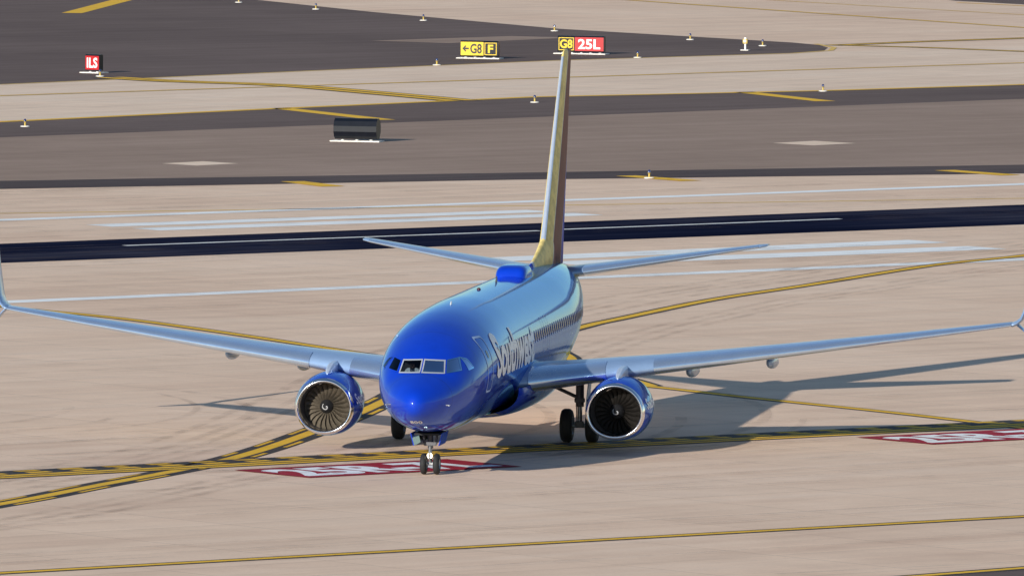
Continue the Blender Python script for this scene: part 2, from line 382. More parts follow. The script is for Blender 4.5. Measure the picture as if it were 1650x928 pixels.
def sec(x):
    t=math.sqrt(max(x,0)); return f_w(t),f_t(t),f_b(t),f_m(t)
def G_(x,y,z):
    w,zt,zb,zm=sec(x); h=(zt-zm) if z>=zm else (zm-zb)
    return (y/max(w,1e-4))**2+((z-zm)/max(h,1e-4))**2-1
def gnorm(x,y,z):
    e=.004; g=Vector((G_(x+e,y,z)-G_(x-e,y,z),G_(x,y+e,z)-G_(x,y-e,z),G_(x,y,z+e)-G_(x,y,z-e)))
    return g.normalized() if g.length>0 else Vector((-1,0,0))
def xz(x,z,off=0,s=1):
    w,zt,zb,zm=sec(x); h=(zt-zm) if z>=zm else (zm-zb)
    y=s*w*math.sqrt(max(0,1-((z-zm)/h)**2)); n=gnorm(x,y,z)*off
    return V(x+n.x,y+n.y,z+n.z)
def yz(y,z,off=0):
    a,b=.0005,6.5
    for _ in range(40):
        c=(a+b)/2
        if G_(c,y,z)>0: a=c
        else: b=c
    n=gnorm(c,y,z)*off; return V(c+n.x,y+n.y,z+n.z),c
AIR=empty('airliner',(0,0,0),None,-YAW)
tag(AIR,'glossy blue twin-engine passenger jet taxiing on concrete near red painted panel','airliner')
BLUE=(.002,.040,.50,1)
def bodymat():
    m,nt,p=mat('blue_fuselage_paint'); tc=N(nt,'ShaderNodeTexCoord'); s=N(nt,'ShaderNodeSeparateXYZ'); nt.links.new(tc.outputs['Object'],s.inputs[0])
    v=math_(nt,'SUBTRACT',math_(nt,'MULTIPLY_ADD',s.outputs[1],.27,-15*.27+1.3),s.outputs[2])
    v=math_(nt,'MULTIPLY_ADD',v,.1,.5)
    r=ramp(nt,[(0,BLUE),(.5,(.55,.6,.65,1)),(.512,(.95,.55,.04,1)),(.70,(.55,.6,.65,1)),(.712,(.30,.015,.02,1)),(1,(.30,.015,.02,1))],'CONSTANT')
    nt.links.new(v,r.inputs[0])
    nz=noise(nt,tc.outputs['Object'],1.3,4); r2=ramp(nt,[(.3,(.9,.9,.9,1)),(.7,(1.05,1.05,1.05,1))]); nt.links.new(nz,r2.inputs[0])
    wv=math_(nt,'FRACT',math_(nt,'MULTIPLY',s.outputs[1],1/2.54)); ln=math_(nt,'LESS_THAN',wv,.008)
    c=mixc(nt,math_(nt,'MULTIPLY',ln,.5),mixc(nt,1,r.outputs[0],r2.outputs[0],'MULTIPLY'),(.01,.015,.04,1))
    nt.links.new(c,p.inputs['Base Color'])
    return sky_tint_gloss(m)
M_BODY=bodymat()
M_BLUE=sky_tint_gloss(simple('blue_paint',BLUE,.2,0,.0,.06,2,.35))
M_WING=simple('wing_grey_paint',(.28,.41,.62,1),.28,.2,.2,.08,1.5)
M_SLAT=simple('polished_leading_edge',(.62,.77,1,1),.20,.8,0,.05,2)
M_CHROME=simple('inlet_lip_metal',(.90,.90,.92,1),.14,1,0,.03,3)
M_DUCT=simple('inlet_duct_grey',(.05,.05,.055,1),.5,.3,0,.08)
M_FANS={-1:simple('titanium_blades_lit',(.26,.215,.16,1),.36,.65,0,.25,9),1:simple('titanium_blades_shaded',(.07,.062,.055,1),.4,.7,0,.25,9)}  # same metal twice: warm sunlight and inlet shade put into the base colours
M_DARK=simple('dark_cavity',(.008,.008,.009,1),.7)
M_HOT=simple('exhaust_metal',(.22,.19,.17,1),.35,.9,0,.15)
M_TYRE=simple('tyre_rubber',(.018,.018,.019,1),.75,0,0,.25,12)
M_STEEL=simple('gear_steel',(.42,.43,.44,1),.4,.5,0,.2,10)
M_GREYP=simple('grey_primer',(.10,.10,.11,1),.5,.2,0,.3,10)
M_LETTER=simple('silver_white_lettering',(.98,.99,1,1),.5,0,0,.02)
M_LINE=simple('door_edge_paint',(.45,.58,.85,1),.5,0,0,.03)
M_WHITE=simple('white_gloss',(.7,.7,.7,1),.35,0,.3,.04)
M_FRAME=simple('window_frame_metal',(.50,.53,.58,1),.4,.3,0,.05)
M_WFR=simple('cabin_window_surround',(.75,.80,.88,1),.5,0,0,.05)
M_WIN=simple('dark_window',(.012,.02,.05,1),.2,0,0,.1,6,.4)
m_g,nt,p=mat('windshield_glass'); nt.nodes.remove(p); out=nt.nodes['Material Output']
tr_=N(nt,'ShaderNodeBsdfTransparent'); tr_.inputs[0].default_value=(.42,.48,.52,1); gl=N(nt,'ShaderNodeBsdfGlossy'); gl.inputs[0].default_value=(.5,.65,.9,1); gl.inputs['Roughness'].default_value=.03
fr=N(nt,'ShaderNodeFresnel'); fr.inputs[0].default_value=1.3; mx=N(nt,'ShaderNodeMixShader'); nt.links.new(fr.outputs[0],mx.inputs[0]); nt.links.new(tr_.outputs[0],mx.inputs[1]); nt.links.new(gl.outputs[0],mx.inputs[2]); nt.links.new(mx.outputs[0],out.inputs[0])
P1=[(.045,3.46),(.72,3.43),(.66,3.79),(.045,3.82)]
P2=[(.81,3.44),(1.18,3.50),(1.04,3.86),(.75,3.79)]
P3=[(2.95,3.48),(3.34,3.54),(3.26,3.80),(3.04,3.86)]
def inq(q,a,b,sh=0):
    for i in range(4):
        x1,y1=q[i];x2,y2=q[(i+1)%4]
        d=((x2-x1)*(b-y1)-(y2-y1)*(a-x1))/math.hypot(x2-x1,y2-y1)
        if d<sh: return False
    return True
xr=[0.0004+4.4*(i/110)**1.7 for i in range(111)]; xr+= [4.4+i*(38.1-4.4)/84 for i in range(1,85)]
NT=132; rings=[]
for x in xr:
    w,zt,zb,zm=sec(x); rg=[]
    for j in range(NT):
        q=2*math.pi*(j+.5)/NT; c=math.cos(q); rg.append(V(x,w*math.sin(q),zm+((zt-zm) if c>=0 else (zm-zb))*c))
    rings.append(rg)
fus=loft('fuselage',rings,M_BODY,AIR)
bm=bmesh.new(); bm.from_mesh(fus.data); dl=[]
for fc in bm.faces:
    c=fc.calc_center_median(); y,x,z=abs(c.x),c.y+4,c.z
    if z<3.3 or z>4.2 or x>4.3 or x<1: continue
    if (x<3.2 and (inq(P1,y,z,-.004) or inq(P2,y,z,-.004))) or (x>2.7 and inq(P3,x,z,-.004)): dl.append(fc)
bmesh.ops.delete(bm,geom=dl,context='FACES'); bm.to_mesh(fus.data); bm.free()
def pane(q,pf,s,fm,nm='windshield_pane'):
    n=8; vs=[];fs=[]
    for i in range(n+1):
        for j in range(n+1):
            u,v=i/n,j/n
            a=(q[0][0]*(1-u)+q[1][0]*u)*(1-v)+(q[3][0]*(1-u)+q[2][0]*u)*v; b=(q[0][1]*(1-u)+q[1][1]*u)*(1-v)+(q[3][1]*(1-u)+q[2][1]*u)*v
            vs.append(pf(a,b,.004))
    for i in range(n):
        for j in range(n): k=i*(n+1)+j; fs.append((k,k+1,k+n+2,k+n+1))
    p=mk(nm,vs,fs,m_g,fus,True)
    cx=sum(a[0] for a in q)/4; cy=sum(a[1] for a in q)/4
    def edge(d):
        pts=[]; qq=[]
        for a,b in q:
            sx=1 if a>cx else -1; sy=1 if b>cy else -1; qq.append((a+sx*d,b+sy*d))
        for i in range(4):
            for k in range(8):
                t=k/8; pts.append((qq[i][0]*(1-t)+qq[(i+1)%4][0]*t,qq[i][1]*(1-t)+qq[(i+1)%4][1]*t))
        return pts
    A,B=edge(-.014),edge(.026); n=len(A); vs=[pf(a,b,.010) for a,b in A]+[pf(a,b,.010) for a,b in B]
    mk('windshield_frame',vs,[(i,(i+1)%n,n+(i+1)%n,n+i) for i in range(n)],fm,fus,False)
for s in (1,-1):
    pane(P1,lambda a,b,o:yz(s*a,b,o)[0],s,M_FRAME); pane(P2,lambda a,b,o:yz(s*a,b,o)[0],s,M_BLUE); pane(P3,lambda a,b,o:xz(a,b,o,s),s,M_BLUE)
g=Geo(); w_,zt_,zb_,zm_=sec(4.0); g.poly([V(4.0,w_*.96*math.sin(q*math.pi/16),zm_+(zt_-zm_ if math.cos(q*math.pi/16)>=0 else zm_-zb_)*.96*math.cos(q*math.pi/16)) for q in range(32)]); g.box(V(3.0,0,2.75),(2.0,1.7,.04),0); g.obj('cockpit_bulkhead',simple('cockpit_dark',(.03,.03,.032,1),.8),fus)
g=Geo(); g.box(V(2.25,0,3.27),(1.5,.5,.16),0,None,.03); g.obj('instrument_panel',simple('glareshield_grey',(.6,.57,.52,1),.8),fus)
for s in (1,-1):
    g=Geo(); g.box(V(3.25,s*.50,3.32),(.5,.12,.80),0,None,.04); g.box(V(3.0,s*.50,2.98),(.5,.5,.14),0,None,.04); g.obj('pilot_seat',simple('seat_fabric',(.05,.045,.04,1),.9),fus)
def winm(x,s):
    g=Geo(); z=3.78; n=14
    for (a,b,o,mi) in ((.15,.20,.013,1),(.085,.135,.017,0)):
        vs=[]
        for i in range(n):
            q=2*math.pi*i/n; cx=math.copysign(abs(math.cos(q))**.7,math.cos(q)); cz=math.copysign(abs(math.sin(q))**.7,math.sin(q))
            vs.append(xz(x+a*cx,z+b*cz,o,s))
        g.poly(vs,mi)
    return g.obj('cabin_window',[M_WIN,M_LINE],fus,rec=False)
for i in range(46): winm(7.0+i*.508,1)
def outline(x0,x1,z0,z1,s,wd=.035,off=.008,name='door'):
    c=.14; pts=[]
    def corner(cx,cz,a0):
        for k in range(5):
            q=math.radians(a0+k*22.5); pts.append((cx+c*math.cos(q),cz+c*math.sin(q)))
    corner(x1-c,z1-c,0); corner(x0+c,z1-c,90); corner(x0+c,z0+c,180); corner(x1-c,z0+c,270)
    P=[]
    for i in range(len(pts)):
        a=Vector(pts[i]);b=Vector(pts[(i+1)%len(pts)]); n=max(1,int((b-a).length/.1))
        for k in range(n): P.append(a+(b-a)*k/n)
    cx,cz=(x0+x1)/2,(z0+z1)/2; n=len(P); I=[]
    for p_ in P:
        I.append(Vector((cx+(p_.x-cx)*(1-2*wd/(x1-x0)),cz+(p_.y-cz)*(1-2*wd/(z1-z0)))))
    vs=[xz(p_.x,p_.y,off,s) for p_ in P]+[xz(p_.x,p_.y,off,s) for p_ in I]
    return mk(name,vs,[(i,(i+1)%n,n+(i+1)%n,n+i) for i in range(n)],M_LINE,fus)
outline(4.75,5.62,2.62,4.42,1,.06,name='door_outline'); outline(17.6,18.15,3.15,4.3,1,.025,name='exit_outline'); outline(18.7,19.25,3.15,4.3,1,.025,name='exit_outline'); outline(31.3,32.1,3.1,4.7,1,name='door_outline')
outline(4.75,5.62,2.62,4.42,-1,name='door_outline')
g=Geo(); vs=[xz(5.18+.1*math.cos(q*.524),3.85+.13*math.sin(q*.524),.01,1) for q in range(12)]; g.poly(vs); g.obj('door_window',M_WIN,fus,rec=False)
me=text_mesh('Southwest',1.9,.06,.98)
mxx=max(v.co.x for v in me.vertices); sx=8.9/mxx
text_map('fuselage_lettering',me,lambda x,y:xz(6.3+x*sx,3.05+y,.022,1),M_LETTER,fus,.12)
me=text_mesh('800',.22,.008,1.1,align='CENTER')
text_map('nose_number',me,lambda x,y:yz(x*1.1,1.88+y*.6,.008)[0],M_WHITE,fus,.06)
rings=[]
for i in range(17):
    t=-1+2*i/16; sc=max(.02,(1-abs(t)**4))**.4; rg=[]
    for j in range(20):
        q=math.pi*j/19; rg.append(V(24.0+t*1.15,.56*sc**.5*math.copysign(abs(math.cos(q))**.45,math.cos(q)),5.0+(.70*sc)*math.sin(q)**.45))
    rings.append(rg)
loft('satellite_dome',rings,M_BLUE,fus,cap=True)
def blade(x,h,c,nm='antenna',m=None,y=0):
    zt=sec(x)[1]; g=Geo()
    a=[(x-c/2,zt-.05),(x+c/2,zt-.05),(x+c*.6,zt+h),(x+c*.15,zt+h)]
    for s in (1,-1): g.poly([V(p_[0],y+s*.025*(1 if i<2 else .4),p_[1]) for i,p_ in enumerate(a)])
    for i in range(4): g.f.append((i,(i+1)%4,4+(i+1)%4,4+i)); g.m.append(0)
    g.obj(nm,m or M_BLUE,fus)
blade(8.5,.10,.3,m=M_WHITE); blade(19.5,.2,.3,m=M_GREYP); blade(27,.15,.3)
g=Geo(); g.lathe(V(15.2,0,5.33),(0,0,1),[(0,.07),(.04,.065),(.07,.04),(.08,.001)],12); g.obj('beacon_light',simple('beacon_dark_red',(.06,.01,.01,1),.4),fus,True)
for yy in (1.0,-1.0):
    g=Geo(); p0,c=yz(yy*.9,2.45); g.tube(p0,p0+Vector((yy*.12,-.05,0)),.02,n=8); g.tube(p0+Vector((yy*.12,.03,0)),p0+Vector((yy*.12,-.22,0)),.016,n=8); g.obj('pitot_probe',M_STEEL,fus)
def foil(n=18,a=0,b=1.0):
    def th(x): return 5*(.2969*math.sqrt(x)-.126*x-.3516*x*x+.2843*x**3-.1036*x**4)
    pts=[]
    for i in range(n+1):
        x=b*(0.5*(1+math.cos(math.pi*i/n))); pts.append((x,th(x),1))
    for i in range(1,n+1):
        x=b*(0.5*(1-math.cos(math.pi*i/n))); pts.append((x,th(x),-1))
    return pts
FP=foil()
INC=.035
def asec(x,y,z,ch,tc,ang,pts=None,sc=1.0,cam_=.015,inc=0):
    out=[]
    for (xc,t,s) in (pts or FP):
        hh=(s*t*tc*ch*sc*(1.15 if s>0 else .85))+cam_*ch*4*xc*(1-xc)-inc*xc*ch
        out.append(V(x+xc*ch-(sc-1)*.6, y-math.sin(ang)*hh, z+math.cos(ang)*hh))
    return out
WS=[(1.0,13.1,8.3,.135),(1.9,13.6,7.55,.13),(3.2,14.37,6.75,.125),(4.83,15.3,6.0,.12),(5.8,15.87,5.5,.115),(8,17.05,4.75,.11),(11,18.68,3.75,.105),(14,20.3,2.72,.10),(16.4,21.62,1.86,.10),(17.15,22.08,1.62,.095)]
def wz(y): return 2.35+.105*(y-1.88)+ .0009*max(0,y-6)**2*.6
for s in (1,-1):
    dih=.105
    rings=[asec(x,s*y,wz(y),c,t,s*dih,inc=INC) for (y,x,c,t) in WS]
    wing=loft('wing',rings,M_WING,AIR)
    SP=foil(8,0,.13)
    fs_=[asec(x-.012,s*y,wz(y),c,t,s*dih,[(p_[0],p_[1]*1.02+.001,p_[2]) for p_ in SP],1.02,inc=INC) for (y,x,c,t) in WS if y>5.7]
    loft('slat',fs_,M_SLAT,wing,cap=False,closed=False)
    fs_=[asec(x-.012,s*y,wz(y),c,t,s*dih,SP,1.02,inc=INC) for (y,x,c,t) in WS if 1.8<y<4.9]
    fs_[-1]=asec(15.0-.012,s*4.3,wz(4.3),6.3,.122,s*dih,SP,1.02,inc=INC)
    loft('slat',fs_,M_SLAT,wing,cap=False,closed=False)
    z0=wz(17.15); WL=[(17.15,z0,22.08,1.62,.095,.12),(17.32,z0+.05,22.2,1.55,.09,.4),(17.46,z0+.18,22.36,1.42,.085,.9),(17.54,z0+.42,22.6,1.25,.08,1.25),(17.66,z0+1.05,23.0,1.02,.08,1.36),(17.78,z0+1.7,23.4,.84,.08,1.38),(17.9,z0+2.35,23.85,.66,.08,1.4),(17.97,z0+2.8,24.2,.48,.08,1.42),(17.99,z0+2.95,24.42,.25,.08,1.42)]
    loft('winglet',[asec(x,s*y,z,c,t*1.1,s*a,cam_=0,inc=INC if i==0 else 0) for i,(y,z,x,c,t,a) in enumerate(WL)],M_WING,wing)
    WL=[(17.25,z0+.02,22.5,1.1,.08,-.6),(17.5,z0-.22,22.75,.85,.08,-.9),(17.75,z0-.5,23.1,.55,.08,-.95),(17.92,z0-.68,23.4,.28,.08,-.95)]
    loft('winglet_strake',[asec(x,s*y,z,c,t,s*a,cam_=0) for (y,z,x,c,t,a) in WL],M_WING,wing)
    for (y,x,l) in ((6.6,18.9,3.1),(9.2,19.9,2.7)):
        rings=[]
        for i in range(15):
            t=i/14; rr_=max(.01,math.sin(math.pi*t**.75))**.6*.17
            rings.append([V(x+t*l,s*y+rr_*math.cos(q*math.pi/8),wz(y)-.36-.12*t+rr_*1.3*math.sin(q*math.pi/8)) for q in range(16)])
        loft('flap_fairing',rings,M_WING,wing)
    ex,ey,ez=13.0,s*4.86,1.47
    eng=empty('engine',V(ex,ey,ez),AIR)
    K=.965
    E=lambda x,y,z:Vector((y*K,x,z*K))
    def ering(x,r,flat=1.0,dz=0,n=56):
        out=[]
        for j in range(n):
            q=2*math.pi*j/n; zc=math.cos(q)
            zz_=r*zc
            if zc<0: zz_*=1-(.075*flat)*(abs(zc)**1.5)
            out.append(E(x,r*math.sin(q)*(1+.025*flat*(1-abs(zc))),zz_+dz))
        return out
    cowl=[(.20,1.005),(.45,1.055),(.8,1.095),(1.3,1.115),(1.9,1.10),(2.5,1.03),(3.0,.94),(3.35,.86),(3.35,.82),(2.9,.80)]
    loft('engine_cowl',[ering(x,r,max(0,1-x/3.3),.03*x) for x,r in cowl],M_BLUE,eng,cap=False)
    lip=[(.205,1.006),(.10,.985),(.03,.955),(0,.925),(.01,.895),(.06,.865),(.15,.84),(.24,.83)]
    loft('inlet_lip',[ering(x,r) for x,r in lip],M_CHROME,eng,cap=False)
    loft('inlet_duct',[ering(x,r,fl) for x,r,fl in ((.24,.83,1),(.5,.81,.6),(.8,.80,.1),(1.3,.80,0))],M_DUCT,eng,cap=False)
    g=Geo(); g.lathe((0,0,0),(0,1,0),[(1.25,.76),(1.25,.001)],40); g.obj('fan_duct_wall',M_DARK,eng)
    g=Geo()
    for b in range(24):
        th0=2*math.pi*b/24+s*.1; pv=[]
        for k in range(9):
            t=k/8; r=.24+t*.545; ch=.20+.06*t; stg=math.radians(25+38*t); swp=.10*math.sin(t*3.1)
            for e in (-.5,-.2,.1,.5):
                ax=(.84 if s>0 else .76)+e*ch*math.cos(stg)+.02*t; tg=(e*ch*math.sin(stg)+.03*(1-4*e*e))/r; a=th0+tg+swp
                pv.append(E(ax,r*math.sin(a),r*math.cos(a)))
        b0=len(g.v); g.v+=pv
        for k in range(8):
            for e in range(3): i0=b0+k*4+e; g.f.append((i0,i0+1,i0+5,i0+4)); g.m.append(0)
    g.obj('fan',M_FANS[s],eng,True,rec=False)
    g=Geo(); pr=[(.42,.002),(.44,.04),(.51,.10),(.61,.175),(.72,.235),(.84,.25),(.96,.25)]
    g.lathe((0,0,0),(0,1,0),pr,32,0)
    rp=pchip([p_[1] for p_ in pr[:6]],[p_[0] for p_ in pr[:6]])
    nsp=26; b0=len(g.v)
    for i in range(nsp+1):
        t=i/nsp; r1=.03+.10*t; wd=.008+.014*math.sin(math.pi*min(1,t*1.1)); a=.5+t*5.0
        for rr_ in (r1-wd,r1+wd): g.v.append(Vector((rr_*math.sin(a),rp(max(.003,rr_))-.006,rr_*math.cos(a))))
    for i in range(nsp): k=b0+i*2; g.f.append((k,k+1,k+3,k+2)); g.m.append(1)
    g.obj('spinner',[simple('spinner_dark',(.02,.02,.022,1),.35),M_WHITE],eng,True,rec=False)
    g=Geo(); g.lathe((0,0,.05),(0,1,0),[(2.5,.7),(3.3,.62),(4.1,.48),(4.4,.42),(4.4,.38),(3.8,.36)],32); g.lathe((0,0,.05),(0,1,0),[(3.6,.3),(4.4,.26),(5.0,.05),(5.02,.001)],24); g.obj('exhaust_nozzle',M_HOT,eng,True)
    rings=[]
    for (x,zb_,zt_,wd) in ((.75,1.0,1.14,.06),(1.1,1.0,1.28,.22),(1.7,.95,1.42,.28),(2.4,.95,1.46,.30),(3.3,.8,1.40,.27),(4.6,.45,1.14,.20),(6.0,.6,.95,.05)):
        rings.append([E(x,-wd/2,zb_),E(x,-wd/2,zt_-.06),E(x,-wd/4,zt_),E(x,wd/4,zt_),E(x,wd/2,zt_-.06),E(x,wd/2,zb_)])
    loft('pylon',rings,simple('pylon_grey_paint',(.6,.68,.8,1),.3,.3,.3,.05),eng,smooth=False)
    cw=pchip([c[0] for c in cowl[:8]],[c[1] for c in cowl[:8]])
    me=text_mesh('Southwest',.50,.012,.98)
    text_map('cowl_lettering',me,lambda x,y:E(.45+x,math.sqrt(max(.01,(cw(.45+x)+.012)**2-(.12+y)**2))*(1.024),.12+y+.02*x),M_LETTER,eng,.08)
    E=lambda x,y,z:Vector((y,x,z))
    TS=[(.4,32.6,4.35,.10),(1.2,33.1,3.85,.10),(3.2,34.4,2.98,.10),(5.2,35.75,2.15,.095),(6.9,36.9,1.45,.09),(7.12,37.1,1.28,.07),(7.17,37.35,.95,.04)]
    tz=lambda y:4.83+.122*(y-.4)+ .08*(y/7.17)
    tp=loft('tailplane',[asec(x,s*y,tz(y),c,t,s*.12,cam_=0) for (y,x,c,t) in TS],M_WING,AIR)
    loft('tailplane_leading_edge',[asec(x-.01,s*y,tz(y),c,t,s*.12,SP,1.02,0) for (y,x,c,t) in TS if 1<y<7],M_SLAT,tp,cap=False,closed=False)
    mg=empty('main_gear',V(19.6,s*2.86,0),AIR)
    g=Geo(); g.tube(E(0,0,.55),E(0,0,1.35),.085,mi=0); g.tube(E(0,0,1.2),E(0,.0,2.25),.14,mi=1); g.tube(E(0,-.50,.56),E(0,.50,.56),.075)
    g.tube(E(0,-s*.05,1.5),E(0,-s*1.4,2.1),.06,mi=1); g.tube(E(.0,0,1.9),E(-1.0,0,2.2),.06,mi=1)
    g.tube(E(.1,0,1.3),E(.32,0,.98),.04); g.tube(E(.32,0,.98),E(.1,0,.62),.04)
    g.tube(E(-.12,.06,2.2),E(-.14,.05,.7),.018,n=8,mi=1); g.tube(E(-.10,-.09,2.2),E(-.12,-.1,.7),.018,n=8,mi=1)
    g.box(E(-.05,0,1.42),(.34,.2,.16),1,None,.02); g.box(E(-.08,0,.62),(.3,.22,.2),1,None,.02)
    g.obj('main_gear_leg',[M_STEEL,M_GREYP],mg,True)
    g=Geo(); g.box(E(0,s*.30,1.72),(.04,.75,.95),0,Matrix.Rotation(s*.1,3,'Y'),.015); g.obj('gear_door',M_WING,mg)
    for k in (-1,1):
        g=Geo(); c=E(0,k*.43,.565)
        g.lathe(c,(1,0,0),[(-.2,.30),(-.205,.42),(-.18,.50),(-.12,.55),(-.06,.565),(.06,.565),(.12,.55),(.18,.50),(.205,.42),(.2,.30)],36); g.obj('tyre',M_TYRE,mg,True)
        g=Geo(); g.lathe(c,(1,0,0),[(-.2,.305),(-.13,.27),(-.1,.12),(-.17,.08),(-.17,.001)],28); g.lathe(c,(1,0,0),[(.2,.305),(.13,.27),(.1,.12),(.17,.08),(.17,.001)],28); g.obj('wheel_rim',M_STEEL,mg,True)
rings=[]
for i in range(31):
    t=i/30; x=12.0+t*11.2; k=max(0.0,math.sin(math.pi*t))**.42
    wv=1.80+.26*k; rg=[]
    for j in range(33):
        q=math.pi*j/32; rg.append(V(x,wv*math.copysign(abs(math.cos(q))**.8,math.cos(q)),2.3-(.92+.28*k)*math.sin(q)**.75))
    rings.append(rg)
loft('wing_root_fairing',rings,M_BLUE,AIR,cap=False,closed=False)
def finmat():
    m,nt,p=mat('striped_tail_paint'); tc=N(nt,'ShaderNodeTexCoord'); s=N(nt,'ShaderNodeSeparateXYZ'); nt.links.new(tc.outputs['Object'],s.inputs[0])
    nz0=noise(nt,tc.outputs['Object'],1.6,5,.7)
    c=math_(nt,'SUBTRACT',s.outputs[1],math_(nt,'MULTIPLY_ADD',math_(nt,'SUBTRACT',s.outputs[2],5.3),.74,27.0))
    v=math_(nt,'MULTIPLY_ADD',c,.08,.4)
    r=ramp(nt,[(0,BLUE),(.18,(.6,.65,.7,1)),(.20,(.95,.74,.26,1)),(.476,(.7,.7,.65,1)),(.482,(.17,.03,.025,1)),(.72,(.6,.62,.66,1)),(.73,BLUE),(1,BLUE)],'CONSTANT')
    nt.links.new(v,r.inputs[0])
    nz=noise(nt,tc.outputs['Object'],2.2,6,.7); r2=ramp(nt,[(.42,(.45,.42,.42,1)),(.58,(1.25,1.2,1.15,1))]); nt.links.new(nz,r2.inputs[0])
    nt.links.new(mixc(nt,.35,r.outputs[0],r2.outputs[0],'MULTIPLY'),p.inputs['Base Color']); p.inputs['Roughness'].default_value=.5; p.inputs['Specular IOR Level'].default_value=.12
    return m
M_FIN=finmat()
def fsec(x,z,ch,th,b=1.0,off=0,nn=16):
    out=[]
    for (xc,t,s_) in foil(nn,0,b): out.append(V(x-off+xc*ch,s_*(t*ch*th+off*(1 if t>0 else 0)),z))
    return out
FS=[(30.6,5.05,6.3,.085),(31.3,5.9,5.75,.08),(32.6,7.6,4.85,.08),(33.9,9.3,3.95,.08),(35.3,11.1,3.0,.08),(36.3,12.3,2.35,.075),(36.55,12.46,2.05,.06),(36.8,12.52,1.7,.03)]
fin=loft('tail_fin',[fsec(x,z,c,t) for (x,z,c,t) in FS],M_FIN,AIR)
loft('fin_leading_edge',[fsec(x,z,c,t,.015,.010,5) for (x,z,c,t) in FS[1:6]],simple('fin_edge_metal',(.68,.76,.88,1),.25,.5,0,.05),fin,cap=False,closed=False)
rings=[]
for i in range(13):
    t=i/12; x=26.9+t*5.6; zt=5.33+1.15*t**1.6+.02; w_=.05+.22*t
    rings.append([V(x,w_*math.cos(q*math.pi/8)*(1.2-.2*math.sin(q*math.pi/8)),5.1+(zt-5.1)*math.sin(q*math.pi/8)**.8) for q in range(9)])
loft('dorsal_fin',rings,M_FIN,fin,cap=True)
g=Geo(); g.lathe(V(38.05,0,4.62),(0,1,.1),[(0,.2),(.3,.15),(.32,.1)],16); g.obj('tail_exhaust',M_HOT,AIR,True)
ng=empty('nose_gear',V(4.0,0,0),AIR); E=lambda x,y,z:Vector((y,x,z))
g=Geo(); g.tube(E(0,0,.35),E(0,0,.95),.055); g.tube(E(0,0,.85),E(0,0,1.6),.09,mi=1); g.tube(E(0,-.24,.345),E(0,.24,.345),.05); g.tube(E(0,0,1.15),E(.9,0,1.5),.05,mi=1)
g.tube(E(-.1,0,.9),E(-.26,0,.68),.03); g.tube(E(-.26,0,.68),E(-.07,0,.42),.03); g.box(E(-.05,0,1.0),(.42,.2,.12),1,None,.02); g.tube(E(-.05,-.2,1.02),E(-.02,-.22,1.35),.04,mi=1); g.tube(E(-.05,.2,1.02),E(-.02,.22,1.35),.04,mi=1)
g.obj('nose_gear_leg',[M_STEEL,M_GREYP],ng,True)
for k in (-1,1):
    g=Geo(); c=E(0,k*.21,.345); g.lathe(c,(1,0,0),[(-.095,.17),(-.1,.24),(-.085,.30),(-.05,.335),(0,.345),(.05,.335),(.085,.30),(.1,.24),(.095,.17)],32); g.obj('tyre',M_TYRE,ng,True)
    g=Geo(); g.lathe(c,(1,0,0),[(-.095,.175),(-.06,.15),(-.05,.05),(-.08,.001)],24); g.lathe(c,(1,0,0),[(.095,.175),(.06,.15),(.05,.05),(.08,.001)],24); g.obj('wheel_rim',M_STEEL,ng,True)
    g=Geo(); g.box(E(-.25,k*.46,1.20),(.03,1.5,.42),0,Matrix.Rotation(k*.25,3,'Y'),.01); g.obj('gear_door',M_BLUE,ng)
g=Geo(); g.box(E(-.05,0,1.36),(.80,1.7,.06),0); g.obj('gear_bay',M_DARK,ng)
ml,nt,p=mat('lit_lamp'); p.inputs['Emission Color'].default_value=(1,.86,.6,1); p.inputs['Emission Strength'].default_value=12; p.inputs['Base Color'].default_value=(.8,.8,.8,1)
g=Geo(); g.lathe(E(-.14,0,.62),(0,-1,0),[(-.05,.03),(0,.085),(.03,.09)],18,0); g.lathe(E(-.165,0,.62),(0,-1,0),[(0,.082),(.012,.05),(.015,.001)],18,1); g.obj('taxi_light',[M_STEEL,ml],ng,True)
def skin_obj(name,pts,edges,radii,m,parent=None,lv=2):
    me=bpy.data.meshes.new(name); me.from_pydata(pts,edges,[]); o=bpy.data.objects.new(name,me); COL.objects.link(o)
    if parent: o.parent=parent
    sm=o.modifiers.new('s','SKIN'); me.skin_vertices[0].data[0].use_root=True
    for i,r in enumerate(radii): me.skin_vertices[0].data[i].radius=(r if isinstance(r,tuple) else (r,r))
    ss=o.modifiers.new('u','SUBSURF'); ss.levels=lv; ss.render_levels=lv
    me.materials.append(m); return o
m_sk=simple('skin',(.45,.24,.16,1),.5,0,0,.05); m_sh=simple('white_shirt',(.75,.75,.76,1),.8,0,0,.04); m_ha=simple('dark_hair',(.02,.014,.01,1),.6); m_tr=simple('dark_trousers',(.02,.02,.03,1),.8)
